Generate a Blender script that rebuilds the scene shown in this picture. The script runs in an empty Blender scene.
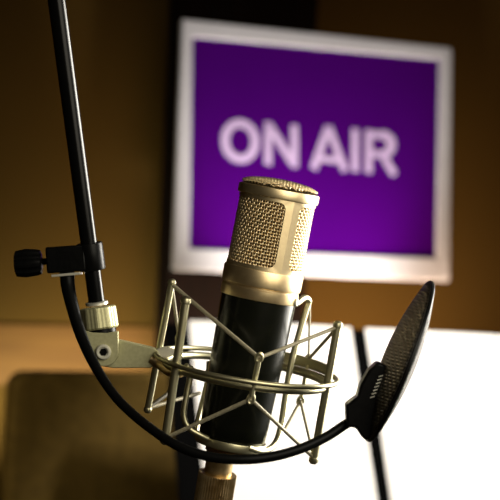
import bpy, bmesh, math, random
from mathutils import Vector, Matrix
random.seed(4)
PI = math.pi
V = Vector
scn = bpy.context.scene
COL = scn.collection

# ------------------------------------------------------------------ camera
FPX = 1640.0
ROLL = math.radians(2.5)
CAM = V((0, 0, 1.10))
CR = V((math.cos(ROLL), 0, math.sin(ROLL)))
CU = V((-math.sin(ROLL), 0, math.cos(ROLL)))
CF = V((0, 1, 0))
cd = bpy.data.cameras.new('camera')
cam = bpy.data.objects.new('camera', cd)
COL.objects.link(cam)
m = Matrix.Identity(4)
for i, a in enumerate((CR, CU, -CF)):
    for k in range(3):
        m[k][i] = a[k]
m.translation = CAM
cam.matrix_world = m
cd.sensor_width = 36
cd.lens = 36 * FPX / 500
cd.clip_start = 0.05
cd.dof.use_dof = True
cd.dof.focus_distance = 1.025
cd.dof.aperture_fstop = 10.0
scn.camera = cam

def cvec(x, y, z):
    return CR * x + CU * y + CF * z

def P(px, py, d):
    return CAM + cvec((px - 250) / FPX * d, (250 - py) / FPX * d, d)

# ------------------------------------------------------------------ materials
def mat(name, col, metal=0.0, rough=0.5, col2=None, scale=60.0, bump=0.0, bscale=None,
        coat=0.0, aniso=None, stretch=None, spec=0.5, detail=4.0, emis=None):
    M = bpy.data.materials.new(name)
    M.use_nodes = True
    nt = M.node_tree
    b = nt.nodes['Principled BSDF']
    b.inputs['Metallic'].default_value = metal
    b.inputs['Roughness'].default_value = rough
    b.inputs['Base Color'].default_value = (*col, 1)
    b.inputs['Specular IOR Level'].default_value = spec
    if coat:
        b.inputs['Coat Weight'].default_value = coat
        b.inputs['Coat Roughness'].default_value = 0.12
    tc = nt.nodes.new('ShaderNodeTexCoord')
    mp = nt.nodes.new('ShaderNodeMapping')
    if stretch:
        mp.inputs['Scale'].default_value = stretch
    nt.links.new(tc.outputs['Object'], mp.inputs['Vector'])
    nz = nt.nodes.new('ShaderNodeTexNoise')
    nz.inputs['Scale'].default_value = scale
    nz.inputs['Detail'].default_value = detail
    nt.links.new(mp.outputs['Vector'], nz.inputs['Vector'])
    if col2 is None:
        col2 = tuple(c * 0.85 for c in col)
    rp = nt.nodes.new('ShaderNodeValToRGB')
    rp.color_ramp.elements[0].position = 0.35
    rp.color_ramp.elements[1].position = 0.65
    rp.color_ramp.elements[0].color = (*col2, 1)
    rp.color_ramp.elements[1].color = (*col, 1)
    nt.links.new(nz.outputs['Fac'], rp.inputs['Fac'])
    nt.links.new(rp.outputs['Color'], b.inputs['Base Color'])
    if bump:
        n2 = nt.nodes.new('ShaderNodeTexNoise')
        n2.inputs['Scale'].default_value = bscale or scale
        nt.links.new(mp.outputs['Vector'], n2.inputs['Vector'])
        bp = nt.nodes.new('ShaderNodeBump')
        bp.inputs['Strength'].default_value = bump
        bp.inputs['Distance'].default_value = 0.001
        nt.links.new(n2.outputs['Fac'], bp.inputs['Height'])
        nt.links.new(bp.outputs['Normal'], b.inputs['Normal'])
    return M

def weave_mat(name, c1, c2, scale, rough, metal=0.0, bump=0.4):
    """woven cloth / gauze: two crossed wave textures"""
    M = mat(name, c1, metal, rough)
    nt = M.node_tree
    b = nt.nodes['Principled BSDF']
    tc = nt.nodes.new('ShaderNodeTexCoord')
    ws = []
    for axis in ('X', 'Z'):
        w = nt.nodes.new('ShaderNodeTexWave')
        w.bands_direction = axis
        w.inputs['Scale'].default_value = scale
        w.inputs['Distortion'].default_value = 0.6
        w.inputs['Detail Scale'].default_value = 2.0
        nt.links.new(tc.outputs['Object'], w.inputs['Vector'])
        ws.append(w)
    mx = nt.nodes.new('ShaderNodeMath')
    mx.operation = 'MULTIPLY'
    nt.links.new(ws[0].outputs['Fac'], mx.inputs[0])
    nt.links.new(ws[1].outputs['Fac'], mx.inputs[1])
    rp = nt.nodes.new('ShaderNodeValToRGB')
    rp.color_ramp.elements[0].color = (*c2, 1)
    rp.color_ramp.elements[1].color = (*c1, 1)
    rp.color_ramp.elements[1].position = 0.6
    nt.links.new(mx.outputs[0], rp.inputs['Fac'])
    nt.links.new(rp.outputs['Color'], b.inputs['Base Color'])
    bp = nt.nodes.new('ShaderNodeBump')
    bp.inputs['Strength'].default_value = bump
    bp.inputs['Distance'].default_value = 0.001
    nt.links.new(mx.outputs[0], bp.inputs['Height'])
    nt.links.new(bp.outputs['Normal'], b.inputs['Normal'])
    return M

GOLD = mat('champagne_gold', (0.74, 0.60, 0.36), 1.0, 0.42, (0.69, 0.55, 0.33), 300)
GOLDBAND = mat('gold_band', (0.78, 0.61, 0.35), 1.0, 0.40, (0.72, 0.55, 0.31), 300)
MESHGOLD = mat('gold_wire', (0.95, 0.78, 0.49), 1.0, 0.38, (0.78, 0.60, 0.35), 500)
MESHDARK = mat('inner_gauze', (0.07, 0.05, 0.02), 0.6, 0.6)
BRASS = mat('aged_brass', (0.68, 0.52, 0.28), 1.0, 0.40, (0.45, 0.31, 0.14), 180)
NICKEL = mat('satin_nickel', (0.52, 0.48, 0.30), 1.0, 0.40, (0.50, 0.47, 0.31), 240)
NICKELB = mat('blasted_nickel', (0.52, 0.50, 0.29), 0.6, 0.52, (0.46, 0.44, 0.25), 500, bump=0.05)
STEEL = mat('bright_steel', (0.80, 0.77, 0.66), 0.6, 0.36)
SCREWM = mat('lightened_screw', (0.72, 0.70, 0.58), 0.25, 0.35)  # paler and less metallic than steel: the screw's shine is put into its colour
CORD = mat('grey_elastic_cord', (0.40, 0.36, 0.25), 0.25, 0.5, (0.27, 0.24, 0.16), 900, bump=0.2)
CORDDK = mat('dark_braided_cord', (0.10, 0.085, 0.05), 0.1, 0.5, (0.03, 0.025, 0.015), 500)
BODY = mat('black_lacquer', (0.005, 0.0055, 0.003), 0.0, 0.24, (0.004, 0.0045, 0.003), 200, spec=0.22)
BLACK = mat('black_powder_coat', (0.004, 0.004, 0.004), 0.0, 0.34, (0.0025, 0.0025, 0.0025), 400, bump=0.05, spec=0.1)
TUBE = mat('black_tube', (0.003, 0.003, 0.003), 0.0, 0.24, spec=0.16)
RUBBER = mat('black_rubber', (0.003, 0.003, 0.003), 0.0, 0.42, spec=0.1)
MATTE = mat('matte_black_sheet_metal', (0.0012, 0.0012, 0.0012), 0.0, 0.8, (0.001, 0.001, 0.001), 60, spec=0.02)
SCREEN = weave_mat('dark_filter_gauze', (0.060, 0.049, 0.034), (0.008, 0.006, 0.004), 170, 0.5, 0.2, 0.6)
WHITEF = mat('white_frame_paint', (0.86, 0.85, 0.88), 0.0, 0.45, (0.83, 0.82, 0.85), 40)
PURPLE = mat('purple_panel', (0.076, 0.0004, 0.195), 0.0, 0.55, (0.070, 0.0004, 0.18), 6, spec=0.05)
LETTER = mat('lavender_letters', (0.80, 0.62, 0.93), 0.0, 0.5, (0.77, 0.59, 0.90), 30)
PAPER = mat('white_paper', (0.88, 0.86, 0.82), 0.0, 0.8, (0.86, 0.84, 0.80), 20, spec=0.1)
FABRIC = weave_mat('brown_wall_cloth', (0.088, 0.049, 0.0095), (0.066, 0.036, 0.0068), 60, 0.9)
FABRIC.node_tree.nodes['Principled BSDF'].inputs['Specular IOR Level'].default_value = 0.05
CHAIRF = mat('brown_chair_cloth', (0.105, 0.066, 0.015), 0.0, 0.9, (0.080, 0.050, 0.011), 60, bump=0.3, spec=0.1)
WOOD = mat('tan_wood', (0.145, 0.068, 0.0125), 0.0, 0.6, (0.115, 0.052, 0.009), 6, stretch=(1, 1, 14), spec=0.2)
PILLAR = mat('dark_stained_wood', (0.007, 0.0026, 0.0012), 0.0, 0.8, (0.004, 0.0016, 0.0008), 8, stretch=(12, 12, 1), spec=0.1)
FLOORM = mat('dark_carpet', (0.05, 0.035, 0.018), 0.0, 0.95, (0.03, 0.02, 0.01), 200, bump=0.3, spec=0.1)

# ------------------------------------------------------------------ mesh builder
def ortho(d):
    d = d.normalized()
    a = V((0, 0, 1)) if abs(d.z) < 0.9 else V((1, 0, 0))
    x = d.cross(a).normalized()
    return x, d.cross(x).normalized()

class MB:
    def __init__(self):
        self.v = []
        self.f = []

    def add(self, vs, fs):
        o = len(self.v)
        self.v += [V(p) for p in vs]
        self.f += [tuple(i + o for i in q) for q in fs]

    def tube(self, path, r, n=12, closed=False, cap=True, flat=None):
        """round rod along a path; r a number or one per point"""
        path = [V(p) for p in path]
        k = len(path)
        rs = r if isinstance(r, (list, tuple)) else [r] * k
        tang = []
        for i in range(k):
            a = path[(i - 1) % k] if closed or i > 0 else path[0]
            b = path[(i + 1) % k] if closed or i < k - 1 else path[-1]
            tang.append((b - a).normalized())
        x, y = ortho(tang[0])
        vs = []
        for i in range(k):
            t = tang[i]
            x = (x - t * x.dot(t)).normalized()
            y = t.cross(x)
            for j in range(n):
                a = 2 * PI * j / n
                vs.append(path[i] + (x * math.cos(a) + y * math.sin(a)) * rs[i])
        fs = []
        for i in range(k if closed else k - 1):
            for j in range(n):
                a, b = i * n, ((i + 1) % k) * n
                fs.append((a + j, a + (j + 1) % n, b + (j + 1) % n, b + j))
        if cap and not closed:
            fs.append(tuple(range(n - 1, -1, -1)))
            fs.append(tuple((k - 1) * n + j for j in range(n)))
        self.add(vs, fs)
        return self

    def lathe(self, O, U, R, F, prof, n=48, close=True):
        vs, fs = [], []
        for r, t in prof:
            for j in range(n):
                a = 2 * PI * j / n
                vs.append(O + U * t + (R * math.cos(a) + F * math.sin(a)) * r)
        k = len(prof)
        for i in range(k - 1):
            for j in range(n):
                fs.append((i * n + j, i * n + (j + 1) % n, (i + 1) * n + (j + 1) % n, (i + 1) * n + j))
        if close:
            fs.append(tuple(range(n - 1, -1, -1)))
            fs.append(tuple((k - 1) * n + j for j in range(n)))
        self.add(vs, fs)
        return self

    def ball(self, c, r, n=14, sq=(1, 1, 1), ax=None):
        X, Y, Z = ax or (V((1, 0, 0)), V((0, 1, 0)), V((0, 0, 1)))
        prof = [(r * math.sin(PI * i / n), -r * math.cos(PI * i / n)) for i in range(n + 1)]
        prof[0] = (r * 0.02, -r)
        prof[-1] = (r * 0.02, r)
        return self.lathe(V(c), Z, X, Y, prof, 18)

    def box(self, c, X, Y, Z, dx, dy, dz):
        vs = [c + X * sx * dx / 2 + Y * sy * dy / 2 + Z * sz * dz / 2
              for sx in (-1, 1) for sy in (-1, 1) for sz in (-1, 1)]
        self.add(vs, [(0, 1, 3, 2), (4, 6, 7, 5), (0, 4, 5, 1), (2, 3, 7, 6), (0, 2, 6, 4), (1, 5, 7, 3)])
        return self

    def prism(self, pts, ext):
        """polygon of points extruded by a vector"""
        k = len(pts)
        vs = [V(p) for p in pts] + [V(p) + ext for p in pts]
        fs = [tuple(range(k - 1, -1, -1)), tuple(range(k, 2 * k))]
        fs += [(i, (i + 1) % k, k + (i + 1) % k, k + i) for i in range(k)]
        self.add(vs, fs)
        return self

    def build(self, name, material, parent=None, bevel=0, smooth=True, ang=35, base=None):
        org = V((0, 0, 0))
        if parent is not None:
            q = parent
            while q is not None:
                org = org + q.location
                q = q.parent
        elif base is not None:
            org = V(base)
        me = bpy.data.meshes.new(name)
        me.from_pydata([p - org for p in self.v], [], self.f)
        bm = bmesh.new()
        bm.from_mesh(me)
        bmesh.ops.recalc_face_normals(bm, faces=bm.faces)
        bm.to_mesh(me)
        bm.free()
        if smooth:
            for p in me.polygons:
                p.use_smooth = True
            me.set_sharp_from_angle(angle=math.radians(ang))
        me.materials.append(material)
        o = bpy.data.objects.new(name, me)
        COL.objects.link(o)
        if parent is not None:
            o.parent = parent
        else:
            o.location = org
        if bevel:
            md = o.modifiers.new('bevel', 'BEVEL')
            md.width = bevel
            md.segments = 3
            md.limit_method = 'ANGLE'
            md.angle_limit = math.radians(40)
        return o

def thing(name, label, cat, loc, group=None):
    o = bpy.data.objects.new(name, None)
    COL.objects.link(o)
    o.empty_display_size = 0.02
    o.location = loc
    tag(o, label, cat, group)
    return o

def tag(o, label, cat, group=None):
    o['label'] = label
    o['category'] = cat
    if group:
        o['group'] = group
    return o

def struct(o):
    o['kind'] = 'structure'
    return o

def smoothpath(pts, n=8):
    """Catmull-Rom through points"""
    pts = [V(p) for p in pts]
    out = []
    k = len(pts)
    for i in range(k - 1):
        p0, p1, p2, p3 = pts[max(i - 1, 0)], pts[i], pts[i + 1], pts[min(i + 2, k - 1)]
        for j in range(n):
            t = j / n
            out.append(0.5 * ((2 * p1) + (p2 - p0) * t + (2 * p0 - 5 * p1 + 4 * p2 - p3) * t * t
                              + (3 * p1 - p0 - 3 * p2 + p3) * t ** 3))
    out.append(pts[-1])
    return out

# ------------------------------------------------------------------ microphone frame
D = 1.05
S = D / FPX                        # metres per pixel at the microphone
def frame(px, py, tilt, lean):
    global MO, MU, MR, MF
    a, l = math.radians(tilt), math.radians(lean)
    MO = P(px, py, D)
    MU = cvec(math.sin(a) * math.cos(l), math.cos(a) * math.cos(l), -math.sin(l)).normalized()
    MR = cvec(math.cos(a), -math.sin(a), 0).normalized()
    MF = MR.cross(MU).normalized()
    if MF.dot(CF) > 0:
        MF = -MF
frame(246, 364, 10.8, 2.6)

def Mz(az, r, t):
    a = math.radians(az)
    return MO + (MR * math.cos(a) + MF * math.sin(a)) * (r * S) + MU * (t * S)

def mlathe(mb, prof, n=64, close=True):
    return mb.lathe(MO, MU, MR, MF, [(r * S, t * S) for r, t in prof], n, close)

# ================================================================== MICROPHONE
mic = thing('studio_microphone',
            'large gold and black studio microphone leaning in the wire shock mount', 'microphone', Mz(0, 0, -92))
# black lacquered body
b = MB()
mlathe(b, [(0.5, -77), (32.0, -77), (33.4, -75), (34.2, -60), (36.2, 0), (37.6, 66), (37.6, 70), (0.5, 70)])
b.build('body', BODY, mic)
# gold collar between grille and body
b = MB()
mlathe(b, [(30, 67), (38.4, 67), (38.8, 68), (38.9, 77), (38.2, 77.8), (38.2, 79), (39.6, 80), (40.0, 82), (40.0, 95), (39.3, 96.5), (30, 97)])
b.build('collar', GOLDBAND, mic)
# head frame with two tall windows
RG, T0, T1 = 38.6, 96, 170
def window_outline(hw, hh, rad, n_side=14, n_arc=8):
    """list of (inner(u,v), outer key) round a rounded rectangle; outer keys live on the unit square"""
    res = []
    cs = [(1, 1), (-1, 1), (-1, -1), (1, -1)]
    # side +x going up, corner (1,1), side +y going left ...
    def side(p, q):
        for i in range(n_side):
            t = i / n_side
            res.append((p[0] + (q[0] - p[0]) * t, p[1] + (q[1] - p[1]) * t))
    A = hw - rad
    B = hh - rad
    side((hw, -B), (hw, B))
    for i in range(n_arc):
        a = PI / 2 * i / n_arc
        res.append((A + rad * math.cos(a), B + rad * math.sin(a)))
    side((A, hh), (-A, hh))
    for i in range(n_arc):
        a = PI / 2 + PI / 2 * i / n_arc
        res.append((-A + rad * math.cos(a), B + rad * math.sin(a)))
    side((-hw, B), (-hw, -B))
    for i in range(n_arc):
        a = PI + PI / 2 * i / n_arc
        res.append((-A + rad * math.cos(a), -B + rad * math.sin(a)))
    side((-A, -hh), (A, -hh))
    for i in range(n_arc):
        a = 1.5 * PI + PI / 2 * i / n_arc
        res.append((A + rad * math.cos(a), -B + rad * math.sin(a)))
    return res
HWDEG = 78.6
hw = math.radians(HWDEG) * RG
HW = math.radians(90) * RG
hh, HH = 32.2, 37.0
tc_ = (T0 + T1) / 2 
PILAZ = 64.5                        # the bar that faces the camera (degrees from right towards camera)
b = MB()
for wi in range(2):
    czaz = PILAZ + 90 + wi * 180
    inner = window_outline(hw, hh, 7)
    outer = []
    for (u, v) in inner:
        # push to outer rectangle keeping straight runs straight
        du, dv = abs(u) - (hw - 7), abs(v) - (hh - 7)
        su, sv = (1 if u >= 0 else -1), (1 if v >= 0 else -1)
        if du > 0 and dv > 0:
            a = math.atan2(dv, du) / (PI / 2)
            if a <= 0.5:
                outer.append((su * HW, sv * ((hh - 7) + (HH - hh + 7) * a * 2)))
            else:
                outer.append((su * ((hw - 7) + (HW - hw + 7) * (1 - a) * 2), sv * HH))
        elif abs(abs(u) - hw) < 1e-6:
            outer.append((su * HW, v))
        else:
            outer.append((u, sv * HH))
    vs, fs = [], []
    k = len(inner)
    for layer, rr in ((inner, RG), (outer, RG), (inner, RG - 1.6), (outer, RG - 1.6)):
        for (u, v) in layer:
            vs.append(Mz(czaz + math.degrees(u / RG), rr, tc_ + v))
    for i in range(k):
        j = (i + 1) % k
        fs.append((i, j, k + j, k + i))
        fs.append((2 * k + i, 3 * k + i, 3 * k + j, 2 * k + j))
        fs.append((i, 2 * k + i, 2 * k + j, j))
    b.add(vs, fs)
hf = b.build('head_frame', GOLD, mic)
# woven wire grille behind both windows (real crossing wires)
for wi in range(2):
    czaz = PILAZ + 90 + wi * 180
    b = MB()
    pitch = 3.0
    nu = int(2 * hw / pitch)
    nv = int(2 * hh / pitch)
    RW = RG - 2.0
    for i in range(nu + 1):
        u = -hw + (i + 0.5) * 2 * hw / (nu + 1)
        path = []
        for j in range(nv * 4 + 1):
            v = -hh - 0.5 + (2 * hh + 1) * j / (nv * 4)
            off = 0.75 * math.cos(PI * (j / 4.0) + PI * i)
            path.append(Mz(czaz + math.degrees(u / RG), RW + off, tc_ + v))
        b.tube(path, 0.74 * S, 5, cap=False)
    for j in range(nv + 1):
        v = -hh + 2 * hh * j / nv
        path = []
        for i in range((nu + 1) * 4 + 1):
            u = -hw - 0.5 + (2 * hw + 1) * i / ((nu + 1) * 4)
            off = -0.75 * math.cos(PI * (i / 4.0 - 0.5) + PI * j)
            path.append(Mz(czaz + math.degrees(u / RG), RW + off, tc_ + v))
        b.tube(path, 0.74 * S, 5, cap=False)
    b.build('grille', MESHGOLD, mic, ang=180)
b = MB()
mlathe(b, [(0.5, 92), (34.2, 92), (34.2, 172), (0.5, 172)])
b.build('inner_gauze', MESHDARK, mic)
# top rim and woven dome
b = MB()
mlathe(b, [(34, 168.5), (39.6, 168.5), (40.3, 169.0), (40.6, 170), (40.6, 176.8), (40.2, 177.8), (39.2, 178.2), (36.8, 177.6), (34, 176)])
b.build('top_rim', GOLD, mic)
def dome_t(r):
    r = min(r, 38)
    return 177.3 + 9.4 * math.sqrt(max(0.0, 1 - (r / 39.2) ** 2)) ** 0.8
b = MB()
pitch = 3.1
n = int(38 / pitch)
for ax in (0, 1):
    for i in range(-n, n + 1):
        c = i * pitch
        L = math.sqrt(max(0, 38.0 ** 2 - c * c))
        if L < 4:
            continue
        k = max(6, int(2 * L / (pitch / 4)))
        path = []
        for j in range(k + 1):
            s = -L + 2 * L * j / k
            x, y = (c, s) if ax == 0 else (s, c)
            off = 0.7 * math.cos(PI * s / pitch + PI * i + (0 if ax == 0 else PI))
            p = MO + MR * (x * S) + MF * (y * S) + MU * ((dome_t(math.hypot(x, y)) + off) * S)
            path.append(p)
        b.tube(path, 0.8 * S, 5, cap=False)
b.build('top_grille', MESHGOLD, mic, ang=180)
b = MB()
mlathe(b, [(0.5, 173)] + [(38.0 - 38.0 * i / 10 + 0.3, dome_t(38.0 - 38.0 * i / 10) - 2.2) for i in range(11)])
b.build('inner_gauze', MESHDARK, mic)
# threaded gold foot under the body
b = MB()
prof = [(0.5, -74), (25, -75)]
t = -76.5
while t > -91:
    prof += [(24.4, t), (23.4, t - 0.8)]
    t -= 1.6
prof += [(22, -94), (0.5, -94)]
mlathe(b, prof[::-1])
b.build('threaded_base', BRASS, mic)
# set screw on the right shoulder
b = MB()
q = Mz(20, 38.5, 71)
nrm = (Mz(20, 40, 71) - Mz(20, 38, 71)).normalized()
x, y = ortho(nrm)
b.lathe(q, nrm, x, y, [(0.0003, -0.001), (0.0026, -0.001), (0.0026, 0.0012), (0.0020, 0.0018), (0.0003, 0.0018)], 18)
b.build('set_screw', STEEL, mic)

# ================================================================== CABLE PLUG
a0, a1 = P(219.5, 462, D), P(213, 502, D + 0.004)
ux = (a1 - a0).normalized()
plug = thing('cable_plug', 'ribbed brass cable plug screwed under the microphone foot', 'plug', P(212, 506, D + 0.004))
x, y = ortho(ux)
b = MB()
b.lathe(a0, ux, x, y, [(0.0005, -0.0075), (0.0088, -0.0075), (0.0088, 0.0075), (0.0005, 0.0075)], 40)
b.build('collar', BRASS, plug)
b = MB()
vs = []
nr = 44
k = 0
rows = [(-0.0002, 0.6), (0.0, 1), (0.052, 1), (0.0535, 0.9)]
b2 = []
for (t, sc_) in rows:
    ring = []
    for j in range(nr * 2):
        a = 2 * PI * j / (nr * 2)
        rr = (0.0116 if j % 2 else 0.01235) * sc_
        ring.append(a0 + ux * (0.0075 + t) + (x * math.cos(a) + y * math.sin(a)) * rr)
    b2.append(ring)
vs = [p for r_ in b2 for p in r_]
n2 = nr * 2
fs = [(i * n2 + j, i * n2 + (j + 1) % n2, (i + 1) * n2 + (j + 1) % n2, (i + 1) * n2 + j) for i in range(3) for j in range(n2)]
fs += [tuple(range(n2 - 1, -1, -1)), tuple(3 * n2 + j for j in range(n2))]
b.add(vs, fs)
b.build('barrel', BRASS, plug, ang=20)

# ================================================================== SHOCK MOUNT
sm = thing('shock_mount', 'satin nickel wire shock mount with zigzag elastic cords around the microphone', 'shock mount', Mz(0, 0, -80))
b = MB()
mlathe(b, [(33.6, -84), (35.2, -84.2), (35.6, -83), (35.6, -77), (35.2, -76), (33.6, -76), (33.6, -84)], 64, close=False)
b.build('base_band', NICKEL, sm)
frame(246, 370, 8.8, 4.6)
def ring_path(r, t, n=96):
    return [Mz(360 * i / n, r, t) for i in range(n)]
MB().tube(ring_path(81.5, -2.5), 3.8 * S, 14, closed=True).build('inner_ring', NICKEL, sm, ang=180)
MB().tube(ring_path(91.5, 3.5), 2.5 * S, 12, closed=True).build('outer_ring', NICKEL, sm, ang=180)
# flat brace on the back right of the ring
b = MB()
for tt, hgt in ((9.5, 7), (-1.0, 4.5)):
    vs, fs = [], []
    for i in range(15):
        for rr, t in ((86, tt - hgt / 2), (89.5, tt - hgt / 2), (89.5, tt + hgt / 2), (86, tt + hgt / 2)):
            vs.append(Mz(-66 + 54 * i / 14, rr, t))
    for i in range(14):
        for j in range(4):
            fs.append((i * 4 + j, i * 4 + (j + 1) % 4, i * 4 + 4 + (j + 1) % 4, i * 4 + 4 + j))
    fs += [(3, 2, 1, 0), tuple(len(vs) - 4 + j for j in range(4))]
    b.add(vs, fs)
b.box(Mz(-62, 87.7, 4.5), MR, MF, MU, 3 * S, 3 * S, 12 * S)
b.box(Mz(-18, 87.7, 4.5), MR, MF, MU, 3 * S, 3 * S, 12 * S)
b.build('brace', NICKEL, sm)

def post(hi, lo, rad):
    """satin rod with a rounded cap on each end"""
    o = MB().tube([lo, hi], rad * S, 18).build('post', NICKEL, sm)
    u_ = (hi - lo).normalized()
    x_, y_ = ortho(u_)
    for e, sg in ((hi, 1), (lo, -1)):
        c = MB()
        c.lathe(e, u_ * sg, x_, y_, [(rad * S * 1.0, -0.0005), (rad * S * 1.2, 0), (rad * S * 1.25, rad * S * 0.5),
                                     (rad * S * 1.1, rad * S * 1.1), (rad * S * 0.6, rad * S * 1.5), (rad * S * 0.05, rad * S * 1.6)], 18)
        c.build('end_cap', NICKEL, o)
    return hi, lo
pA = post(P(171.5, 284, 1.047), P(148, 408, 1.055), 3.4)
pB = post(P(185.5, 303, 1.011), P(165.5, 438, 1.018), 4.3)
pC = post(P(337.5, 327, 1.032), P(314, 458, 1.038), 4.0)

def hook(hi, lo, rad=2.4):
    """upright wire clip on the rings with a small eye at each end"""
    h = MB()
    h.tube([hi, lo], rad * S, 12)
    u_ = (hi - lo).normalized()
    s_ = CR
    for e, sg in ((hi, 1), (lo, -1)):
        c_ = e + u_ * (sg * 3 * S)
        h.tube([c_ + u_ * (4.2 * S * math.cos(2 * PI * i / 20)) + s_ * (2.6 * S * math.sin(2 * PI * i / 20)) for i in range(20)],
               1.8 * S, 8, closed=True)
    h.build('cord_hook', NICKEL, sm)
    return hi + u_ * 3 * S, lo - u_ * 3 * S
hF = hook(P(258.5, 361, 0.996), P(251.5, 396, 0.998), 2.7)
hR = hook(P(308, 362, 1.090), P(301, 398, 1.092), 2.0)
hL = hook(P(178.5, 341, 1.070), P(172, 388, 1.072), 2.0)

def cord(p, q, r=1.75, mt=CORD):
    MB().tube([p, q], r * S, 10).build('elastic_cord', mt, sm)
cord(pA[0], hF[0], 2.0)
cord(hF[0], pC[0], 1.8)
cord(pC[0], hR[0], 1.7)
cord(hR[0], P(310, 302, 1.08), 1.2)
cord(pA[0], hL[0], 1.9)
cord(pB[1], hF[1], 2.0)
cord(hF[1], pC[1], 1.9)
cord(pC[1], hR[1], 1.6)
cord(hR[1], P(284, 431, 1.078), 1.6)
cord(pA[1], hL[1], 2.2, CORDDK)
cord(pA[1], P(200, 393, 1.09), 1.9)
# inner cradle: bent wires from the base band up to the rings
def cradle(pts, r=3.1):
    MB().tube(smoothpath([P(*q) for q in pts], 8), r * S, 14).build('cradle_wire', NICKEL, sm, ang=180)
cradle([(208, 439, 1.035), (200, 435, 1.033), (189, 428, 1.032), (184, 416, 1.032), (186, 398, 1.032), (190, 378, 1.032), (192, 370, 1.030), (186, 366, 1.026)], 3.0)
cradle([(204, 438, 1.060), (196, 434, 1.072), (201, 408, 1.083), (207, 383, 1.090), (209, 362, 1.098)], 2.8)
cradle([(248, 448, 1.034), (258, 450.5, 1.040), (268, 449.5, 1.055), (276, 442, 1.067), (281, 426, 1.074), (285, 400, 1.076), (291, 364, 1.077),
        (299, 334, 1.078), (307, 307, 1.079), (308.5, 300.5, 1.078), (304, 298, 1.072), (296, 304, 1.058)], 3.3)
# swivel: bracket arm, fork, lug, socket screw, knurled nut
DB = 1.048
def poly(pts, d, ext):
    return [P(px, py, d) for px, py in pts], CF * ext
ch = MB()
ptsl = [(101, 338), (120, 340), (154, 348), (158, 351), (159, 357), (155, 366), (150, 368), (112, 368), (101, 366)]
pp, ex = poly(ptsl, DB - 0.004, 0.008)
ch.prism(pp, ex)
ch.build('bracket_arm', NICKELB, sm, bevel=0.0006)
fk = MB()
outl = [(84, 330.5), (93, 332.5), (107, 333), (118, 331), (118.5, 350)]
for i in range(13):
    a = math.radians(0 + 165 * i / 12)
    outl.append((104 + 14.5 * math.cos(a), 352 + 14.5 * math.sin(a)))
outl += [(87, 342)]
for dd in (DB - 0.0100, DB + 0.0048):
    pp, ex = poly(outl, dd, 0.0052)
    fk.prism(pp, ex)
fk.build('swivel_fork', NICKELB, sm, bevel=0.0005)
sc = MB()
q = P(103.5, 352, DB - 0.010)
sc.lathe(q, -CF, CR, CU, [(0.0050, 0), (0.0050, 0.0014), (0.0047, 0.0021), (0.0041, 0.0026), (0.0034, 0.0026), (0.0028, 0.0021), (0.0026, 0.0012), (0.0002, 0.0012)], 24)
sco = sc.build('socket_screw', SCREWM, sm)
hx = MB()
hx.lathe(q - CF * 0.0011, -CF, CR, CU, [(0.0001, 0), (0.0025, 0), (0.0025, 0.0006), (0.0001, 0.0006)], 6)
hx.build('hex_socket', BLACK, sco)
# bar between bracket and rings
MB().tube(smoothpath([P(151, 359, DB - 0.003), P(160, 365, DB - 0.005), P(170, 372, DB - 0.016), P(180, 373, DB - 0.030)], 6), 4.6 * S, 16).build('ring_arm', BRASS, sm, ang=60)
pl = MB()
pp, ex = poly([(154, 350), (163, 347), (179, 349), (176, 355), (164, 358), (158, 357)], DB - 0.002, 0.006)
pl.prism(pp, ex)
pl.build('ring_clamp', STEEL, sm, bevel=0.0005)
# black cylinder standing in for the shade under the nut; knurled nut
MB().tube([P(100, 322, DB), P(101.5, 337, DB)], 0.0098, 24).build('shade_neck', BLACK, sm)
na, nb = P(97.5, 307, DB), P(100.2, 328, DB)
nu_ = (nb - na).normalized()
nx, ny = ortho(nu_)
kn = MB()
NN = 10
rows = [(0.0, 0.0108), (0.0007, 0.0118), (0.0131, 0.0121), (0.0141, 0.0112)]
vs = []
for t, rr in rows:
    for j in range(NN * 6):
        a = 2 * PI * j / (NN * 6)
        ph = (j % 6) / 6.0
        k_ = rr / math.cos((ph - 0.5) * 2 * PI / NN) * math.cos(PI / NN) * (1.0 + 0.016 * (j % 2))
        vs.append(na + nu_ * t + (nx * math.cos(a) + ny * math.sin(a)) * k_)
n2 = NN * 6
fs = [(i * n2 + j, i * n2 + (j + 1) % n2, (i + 1) * n2 + (j + 1) % n2, (i + 1) * n2 + j) for i in range(3) for j in range(n2)]
fs += [tuple(range(n2 - 1, -1, -1)), tuple(3 * n2 + j for j in range(n2))]
kn.add(vs, fs)
kn.build('knurled_nut', NICKELB, sm, ang=12)

# ================================================================== BOOM ARM
top_far = P(56.5, 0, 1.025) + (P(56.5, 0, 1.025) - P(97, 307, DB)) * 1.6
boom = thing('boom_arm', 'thin black boom arm tube slanting down from the top left', 'microphone boom', P(97, 305, DB))
dirb = (top_far - P(97, 305, DB)).normalized()
MB().tube([P(97, 305, DB), P(56.5, 0, 1.025), top_far], [0.0052, 0.0056, 0.0062], 28).build('tube', TUBE, boom)
fx, fy = ortho(dirb)
MB().lathe(P(96.7, 303, DB), dirb, fx, fy, [(0.0045, -0.0012), (0.0072, -0.0010), (0.0072, 0.0006), (0.0045, 0.0014)], 28).build('end_washer', STEEL, boom)

# ================================================================== POP FILTER
pop = thing('pop_filter', 'round black gauze pop filter on a curved gooseneck clamped to the boom arm', 'pop filter', P(97, 262, DB))
tax = dirb
tcn = P(91, 257, 1.045)
cl = MB()
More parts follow.
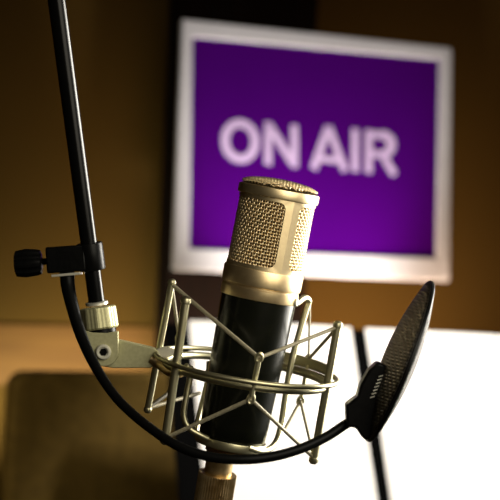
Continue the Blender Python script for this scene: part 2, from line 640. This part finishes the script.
# jaw round the tube
cl.lathe(tcn - tax * 0.0085, tax, fx, fy, [(0.0056, 0), (0.0080, 0.0002), (0.0084, 0.001), (0.0084, 0.0165), (0.0080, 0.0175), (0.0056, 0.0177)], 32)
cl.build('clamp_jaw', BLACK, pop)
cb = MB()
cx_ = cvec(1, 0.07, 0).normalized()
cu_ = cvec(-0.07, 1, 0).normalized()
cb.box(P(67, 259, 1.045), cx_, cu_, CF, 39 * S, 26 * S, 0.016)
cb.build('clamp_block', BLACK, pop, bevel=0.0012)
wp = MB()
wp.box(P(67, 274.5, 1.044), cvec(1, 0.09, 0).normalized(), cvec(-0.09, 1, 0).normalized(), CF, 29 * S, 2.6 * S, 0.013)
wp.build('washer_plate', STEEL, pop, bevel=0.0003)
kb = MB()
kc = P(28.5, 263, 1.045)
kb_rows = [(-13.5, 9.5), (-12.5, 12.8), (-3, 14.2), (8, 13.2), (12.5, 12.0), (13.5, 8.5)]
kz, ky = CF, cu_
vs = []
for t, rr in kb_rows:
    for j in range(40):
        a = 2 * PI * j / 40
        r_ = rr * S * (1.0 if j % 4 in (0, 1) else 0.90)
        vs.append(kc + cx_ * (t * S) + (ky * math.cos(a) + kz * math.sin(a)) * r_)
fs = [(i * 40 + j, i * 40 + (j + 1) % 40, (i + 1) * 40 + (j + 1) % 40, (i + 1) * 40 + j) for i in range(5) for j in range(40)]
fs += [tuple(range(39, -1, -1)), tuple(200 + j for j in range(40))]
kb.add(vs, fs)
kbo = kb.build('knob', BLACK, pop, ang=25)
MB().tube([P(40, 262, 1.045), P(50, 261, 1.045)], 3.3 * S, 16).build('screw_shaft', BLACK, kbo)
gp = [(67, 272, 1.044), (68, 286, 1.042), (72, 305, 1.036), (80, 332, 1.028), (91, 358, 1.018), (106, 384, 1.008), (124, 406, 0.998),
      (150, 428, 0.985), (178, 446, 0.975), (208, 456.5, 0.970), (240, 459.5, 0.968), (270, 457, 0.970), (300, 449, 0.974),
      (326, 437, 0.980), (343, 426, 0.984), (356, 418, 0.988)]
gpath = smoothpath([P(*q) for q in gp], 10)
rad = []
for i in range(len(gpath)):
    u = i / (len(gpath) - 1)
    base_r = 0.0047 if u < 0.06 else (0.0040 if u < 0.12 else 0.0031)
    base_r = 0.0048 - 0.0019 * min(1.0, u / 0.35)
    rad.append(base_r * (1.0 + 0.025 * (i % 2)))
MB().tube(gpath, rad, 18).build('gooseneck', RUBBER, pop, ang=60)
# hoop and gauze
A_, B_ = P(431.5, 281, 0.99), P(367, 441, 0.99)
hc = (A_ + B_) / 2
mj = (B_ - A_).normalized()
RH = (B_ - A_).length / 2
mn = CF.cross(mj).normalized()
if mn.dot(CR) > 0:
    mn = -mn                      # points to the left in the picture
eta = math.radians(0.8)
hn = (mn * math.cos(eta) - CF * math.sin(eta)).normalized()   # gauze normal, turned a little to the camera
h2 = hn.cross(mj).normalized()
hp = MB()
prof = [(RH - 0.0020, -0.0013), (RH - 0.0005, -0.0013), (RH, -0.0008), (RH, 0.0008), (RH - 0.0005, 0.0013), (RH - 0.0020, 0.0013), (RH - 0.0020, -0.0013)]
hp.lathe(hc, hn, mj, h2, prof, 96, close=False)
hp.build('hoop', BLACK, pop)
for sg in (1, -1):
    g = MB()
    prof = []
    for i in range(17):
        rr = (RH - 0.0015) * (1 - i / 16) + 0.0002
        prof.append((rr, sg * (0.0011 + 0.0080 * (1 - (rr / RH) ** 2))))
    g.lathe(hc, hn, mj, h2, prof, 96)
    g.build('gauze', SCREEN, pop, ang=180)
# bracket that grips the hoop
bk = MB()
pp, ex = poly([(346, 405), (357, 397), (361, 384), (369, 370), (378, 362), (385, 365), (388, 372), (378, 408), (371, 438), (366, 441), (361, 436), (356, 428), (347, 427)], 0.974, 0.017)
bk.prism(pp, ex)
bko = bk.build('hoop_bracket', BLACK, pop, bevel=0.0016)
rb = MB()  # row of small pale ticks on the bracket face
for i in range(7):
    u = i / 6
    rb.box(P(372.5 + 8.5 * u, 397 - 21 * u, 0.9736), cvec(0.93, 0.3, 0).normalized(), cvec(-0.3, 0.93, 0).normalized(), CF, 4.5 * S, 0.9 * S, 0.001)
rb.build('pale_ticks', STEEL, bko)

# ================================================================== ON AIR SIGN
def rect_from_px(c4, d0):
    """depths that make four picture points a parallelogram: TL, TR, BR, BL"""
    ray = [cvec((px - 250) / FPX, (250 - py) / FPX, 1) for px, py in c4]
    M3 = Matrix((( -ray[1].x, ray[2].x, -ray[3].x), (-ray[1].y, ray[2].y, -ray[3].y), (-ray[1].z, ray[2].z, -ray[3].z)))
    s = M3.inverted() @ (-ray[0])
    k = 4 * d0 / (1 + sum(s))
    ds = [k, s[0] * k, s[1] * k, s[2] * k]
    return [CAM + r_ * d_ for r_, d_ in zip(ray, ds)]
SC4 = rect_from_px([(182.5, 19), (452, 48), (449.5, 281), (174, 269.5)], 2.35)
so = sum(SC4, V((0, 0, 0))) / 4
sx = ((SC4[1] - SC4[0]) + (SC4[2] - SC4[3])).normalized()
sy0 = ((SC4[0] - SC4[3]) + (SC4[1] - SC4[2])).normalized()
sn = sx.cross(sy0).normalized()
if sn.dot(CF) > 0:
    sn = -sn
def hit(px, py, o, nrm):
    d = cvec((px - 250) / FPX, (250 - py) / FPX, 1)
    return CAM + d * ((o - CAM).dot(nrm) / d.dot(nrm))
sign = thing('on_air_sign', 'white framed purple ON AIR sign on the dark pillar', 'sign', so - sn * 0.016)
TH = sn * -0.010
fr = MB()
outr = SC4
inn = [hit(px, py, so, sn) for px, py in ((193, 36.5), (440, 59.5), (436.5, 258), (189.5, 248.5))]
for i in range(4):
    j = (i + 1) % 4
    q = [outr[i], outr[j], inn[j], inn[i]]
    fr.prism(q, TH)
fr.build('frame', WHITEF, sign, bevel=0.0015)
pn = MB()
ctr = sum(inn, V((0, 0, 0))) / 4
big = [ctr + (p - ctr) * 1.012 - sn * 0.003 for p in inn]
pn.prism(big, sn * -0.009)
pno = pn.build('panel', PURPLE, sign)
po = so - sn * 0.003
def stroke(mb, a, b_, w):
    """square-ended bold stroke between two picture points on the panel, w px wide"""
    A = hit(*a, po, sn)
    B = hit(*b_, po, sn)
    wv = w / FPX * 2.35 / 2
    d_ = (B - A).normalized()
    s_ = d_.cross(sn).normalized() * wv
    pts = [A + s_, A - s_]
    pts2 = [B - s_, B + s_]
    mb.prism(pts + pts2, sn * 0.0004)
W = 7.8
lt = MB()                                          # O
c_o, n_o = (240.2, 141.2), 48
vs, fs = [], []
ro, ri = (19.2, 22.0), (11.0, 13.8)
for lay in (0, 0.0004):
    for rr in (ro, ri):
        for i in range(n_o):
            a = 2 * PI * i / n_o
            px = c_o[0] + rr[0] * math.cos(a)
            py = c_o[1] + rr[1] * math.sin(a) + 0.06 * rr[0] * math.cos(a)
            vs.append(hit(px, py, po, sn) + sn * lay)
for i in range(n_o):
    j = (i + 1) % n_o
    fs += [(i, j, n_o + j, n_o + i), (2 * n_o + i, 3 * n_o + i, 3 * n_o + j, 2 * n_o + j),
           (i, 2 * n_o + i, 2 * n_o + j, j), (n_o + i, n_o + j, 3 * n_o + j, 3 * n_o + i)]
lt.add(vs, fs)
lt.build('letter', LETTER, pno)
lt = MB()                                          # N
stroke(lt, (268.2, 122), (268.0, 165), W)
stroke(lt, (294.4, 125), (294.4, 167.5), W)
stroke(lt, (268.4, 124), (294.2, 165.5), W)
lt.build('letter', LETTER, pno)
lt = MB()                                          # A
stroke(lt, (328.5, 126.5), (313.5, 169), W)
stroke(lt, (328.5, 126.5), (345.0, 171), W)
stroke(lt, (318.5, 158.5), (340.0, 160.5), W * 0.8)
lt.build('letter', LETTER, pno)
lt = MB()                                          # I
stroke(lt, (355, 129), (355, 171.5), W)
lt.build('letter', LETTER, pno)
lt = MB()                                          # R
stroke(lt, (368.8, 130), (368.6, 172.8), W)
stroke(lt, (368.8, 134.2), (382, 135.2), W * 0.9)
stroke(lt, (368.8, 153.5), (383, 154.6), W * 0.85)
vs, fs = [], []
for lay in (0, 0.0004):
    for rr in (14.2, 5.6):
        for i in range(19):
            a = -PI / 2 + PI * i / 18
            vs.append(hit(381.5 + rr * math.cos(a), 144.8 + rr * math.sin(a), po, sn) + sn * lay)
for i in range(18):
    fs += [(i, i + 1, 19 + i + 1, 19 + i), (38 + i, 57 + i, 57 + i + 1, 38 + i + 1), (i, 38 + i, 38 + i + 1, i + 1), (19 + i, 20 + i, 58 + i, 57 + i)]
fs += [(0, 19, 57, 38), (18, 56, 75, 37)]
lt.add(vs, fs)
stroke(lt, (382.5, 155), (394.5, 175), W)
lt.build('letter', LETTER, pno)

# ================================================================== ROOM
wx = V((sx.x, sx.y, 0)).normalized()
wn = V((wx.y, -wx.x, 0))
if wn.dot(CF) > 0:
    wn = -wn
wo = V((so.x, so.y, 0)) - wn * 0.16
Z = V((0, 0, 1))
wl = MB().box(wo - wn * 0.04 + Z * 1.3, wx, wn, Z, 6.4, 0.08, 2.6)
struct(wl.build('wall_back', FABRIC, base=wo))
fl = MB().box(wo + wn * 1.25 - Z * 0.02, wx, wn, Z, 6.4, 2.6, 0.04)
struct(fl.build('floor', FLOORM, base=wo))
def on_wall(px, py, off):
    return hit(px, py, wo + wn * off, wn)
# dark pillar behind the sign
pl_, pr_ = on_wall(168, 290, 0.05), on_wall(306, 290, 0.05)
pc = (pl_ + pr_) / 2
pw = (pr_ - pl_).dot(wx)
pil = MB().box(V((pc.x, pc.y, 0)) - wn * 0.025 + Z * 1.3, wx, wn, Z, abs(pw), 0.05, 2.6)
struct(pil.build('trim_1', PILLAR, base=V((pc.x, pc.y, 0)), bevel=0.004))
# sign bracket from pillar to sign back
bq = on_wall(235, 160, 0.05)
sb = hit(235, 160, so, sn) - sn * 0.010
MB().tube([bq, sb], 0.016, 20).build('wall_bracket', BLACK, sign)
# tan wooden rail
ra, rb_ = on_wall(60, 325.5, 0.004), on_wall(60, 371, 0.004)
zt, zb = ra.z, rb_.z - 0.02
rl = MB().box(wo + wn * 0.002 + Z * ((zt + zb) / 2), wx, wn, Z, 6.4, 0.004, zt - zb)
struct(rl.build('trim_2', WOOD, base=wo, bevel=0.001))

# ================================================================== MUSIC STAND WITH TWO SHEETS
DP = 1.98
pu = cvec(-335, 2840, 1640).normalized()
pr = cvec(1, -0.05, 0.29)
pr = (pr - pu * pr.dot(pu)).normalized()
pnm = pr.cross(pu).normalized()
if pnm.dot(CF) > 0:
    pnm = -pnm
po_ = P(188.5, 321, DP)
def ph(px, py):
    return hit(px, py, po_, pnm)
def pq(p):
    d = p - po_
    return d.dot(pr), d.dot(pu)
stand = thing('music_stand', 'black music stand holding two white sheets behind the microphone', 'music stand', V((0, 0, 0)))
x0 = pq(ph(166, 345))[0]
x1 = pq(ph(560, 420))[0]
ymid = po_ + pr * ((x0 + x1) / 2)
stand.location = V((ymid.x, ymid.y, 0))
SH = 0.30
pcen = po_ + pr * ((x0 + x1) / 2) - pu * (SH / 2 + 0.002) - pnm * 0.0035
MB().box(pcen, pr, pu, pnm, x1 - x0, SH, 0.003).build('desk_plate', MATTE, stand, bevel=0.001)
lipc = po_ + pr * ((x0 + x1) / 2) - pu * (SH + 0.003) + pnm * 0.016
MB().box(lipc, pr, pu, pnm, x1 - x0, 0.003, 0.042).build('lip', MATTE, stand, bevel=0.001)
sbk = pcen - pnm * 0.002 - pu * 0.04
foot = V((sbk.x, sbk.y + 0.06, 0))
MB().tube([sbk, V((foot.x, foot.y, sbk.z - 0.05)), V((foot.x, foot.y, 0.12))], 0.011, 16).build('post', BLACK, stand)
for i in range(3):
    a = math.radians(30 + 120 * i)
    MB().tube([foot + Z * 0.16, foot + V((math.cos(a) * 0.22, math.sin(a) * 0.22, 0.008))], 0.008, 12).build('leg', BLACK, stand)
def sheet(c0, c1, h, lab):
    """sheet of paper lying on the plate, c0 and c1 = top corners in plate coordinates"""
    s = MB()
    n = 10
    vs, fs = [], []
    ex_ = (c1[2] - c0[2])
    for lay in (0.0, 0.0006):
        for i in range(n + 1):
            for j in range(n + 1):
                u, v = i / n, j / n
                top = (c0[0] + (c1[0] - c0[0]) * u, c0[1] + (c1[1] - c0[1]) * u)
                bot = (c0[2] + ex_ * u, -h)
                xx = top[0] + (bot[0] - top[0]) * v
                yy = top[1] + (bot[1] - top[1]) * v
                lift = 0.0008 + lay + 0.0015 * math.sin(PI * u) * (1 - v)
                vs.append(po_ + pr * xx + pu * yy + pnm * lift)
    N = n + 1
    for i in range(n):
        for j in range(n):
            q = (i * N + j, i * N + j + 1, (i + 1) * N + j + 1, (i + 1) * N + j)
            fs.append(q)
            fs.append(tuple(N * N + k for k in q[::-1]))
    for i in range(n):
        for (p, q) in (((i * N), (i + 1) * N), (i * N + n, (i + 1) * N + n), (i, i + 1), (n * N + i, n * N + i + 1)):
            fs.append((p, q, N * N + q, N * N + p))
    s.add(vs, fs)
    o = s.build('paper_sheet', PAPER, base=po_ + pr * c0[0])
    return tag(o, lab, 'paper', 'paper sheets on the music stand')
a = pq(ph(188.5, 321)); b_ = pq(ph(350, 328)); c = pq(ph(204.5, 498)); d = pq(ph(377, 498))
sheet((a[0], a[1], a[0]), (b_[0], b_[1], d[0] + (d[0] - b_[0]) * 0.05), 0.296, 'white sheet of paper on the music stand, left of the dark gap')
a = pq(ph(365, 329)); b_ = pq(ph(548, 339)); d = pq(ph(390, 498))
sheet((a[0], a[1], a[0] + (d[0] - a[0]) * 1.2), (b_[0], b_[1], b_[0]), 0.296, 'white sheet of paper on the music stand, right of the dark gap')

# ================================================================== PADDED SCREEN
cl_ = P(9, 371, 2.04)
ctop = cl_.z
cw = 0.46
ccx = cl_ + wx * (cw / 2)
scr = thing('padded_screen', 'brown fabric padded screen with rounded corner at lower left', 'screen', V((ccx.x, ccx.y, 0)))
def rrect(cen, X, Y, w, h, r, n=6):
    pts = []
    for (sx_, sy_, a0_) in ((1, 1, 0), (-1, 1, 90), (-1, -1, 180), (1, -1, 270)):
        for i in range(n + 1):
            a = math.radians(a0_ + 90 * i / n)
            pts.append(cen + X * (sx_ * (w / 2 - r)) + X * (r * math.cos(a)) + Y * (sy_ * (h / 2 - r)) + Y * (r * math.sin(a)))
    return pts
bh = ctop - 0.06
bcen = V((ccx.x, ccx.y, ctop - bh / 2))
MB().prism(rrect(bcen - wn * 0.02, wx, Z, cw, bh, 0.022), wn * 0.04).build('panel', CHAIRF, scr, bevel=0.008)
for sx_ in (-1, 1):
    q = V((ccx.x, ccx.y, 0.02)) + wx * (sx_ * cw * 0.36)
    f_ = MB().box(q, wx, wn, Z, 0.05, 0.20, 0.04)
    f_.box(q + Z * 0.04, wx, wn, Z, 0.03, 0.03, 0.06)
    f_.build('foot', BLACK, scr, bevel=0.004)

# ================================================================== LIGHT
def area(name, loc, target, size, energy, col, size_y=None, spread=180):
    l = bpy.data.lights.new(name, 'AREA')
    l.energy = energy
    l.color = col
    l.size = size
    l.spread = math.radians(spread)
    if size_y:
        l.shape = 'RECTANGLE'
        l.size_y = size_y
    o = bpy.data.objects.new(name, l)
    COL.objects.link(o)
    o.location = loc
    o.rotation_euler = (V(target) - V(loc)).to_track_quat('-Z', 'Y').to_euler()
    return o
def spot(name, loc, target, energy, col, ang, blend, rad=0.05):
    l = bpy.data.lights.new(name, 'SPOT')
    l.energy = energy
    l.color = col
    l.spot_size = math.radians(ang)
    l.spot_blend = blend
    l.shadow_soft_size = rad
    o = bpy.data.objects.new(name, l)
    COL.objects.link(o)
    o.location = loc
    o.rotation_euler = (V(target) - V(loc)).to_track_quat('-Z', 'Y').to_euler()
    return o
# key softbox to the right and slightly behind the microphone
area('key_softbox', CAM + cvec(0.72, 0.05, 1.42), MO, 0.58, 10.5, (1.0, 0.95, 0.84), 0.60, 90)
# lamp shining on the sheets
pcn = ph(375, 415)
spot('sheet_lamp', pcn + V((0.22, -0.30, 0.72)), pcn, 58, (1.0, 0.93, 0.84), 42, 0.4)
# warm lamp low down washing the wall and the sign from below
lw = on_wall(385, 425, 0.25)
area('wall_wash', lw, on_wall(320, 270, 0), 0.40, 2.6, (1.0, 0.70, 0.50), 0.12, 150)
# unseen spot added below to brighten the sign more than the wall
spot('sign_fill', on_wall(345, 470, 0.42), on_wall(300, 190, 0.16), 20, (1.0, 0.93, 0.88), 57, 0.6)
# unseen light added behind the padded screen, brightening left wall and rail
lv = on_wall(95, 450, 0.17)
area('wall_wash', lv, on_wall(95, 350, 0), 0.34, 0.95, (1.0, 0.97, 0.74), 0.06, 120)
# weak unseen light added on the left to lift the padded screen
area('side_fill', CAM + cvec(-0.75, -0.15, 1.45), P(50, 430, 2.04), 0.3, 0.24, (1.0, 0.86, 0.56), None, 50)
# soft front light from the right of the camera
area('front_fill', CAM + cvec(0.27, 0.14, 0.62), MO, 0.42, 0.95, (1.0, 0.92, 0.74), None, 100)
w = bpy.data.worlds.new('world')
scn.world = w
w.use_nodes = True
bg = w.node_tree.nodes['Background']
bg.inputs['Color'].default_value = (1.0, 0.78, 0.5, 1)
bg.inputs['Strength'].default_value = 0.02

vs_ = scn.view_settings
vs_.view_transform = 'Standard'
vs_.look = 'None'
vs_.exposure = 0.0
vs_.gamma = 1.0
vs_.use_curve_mapping = False
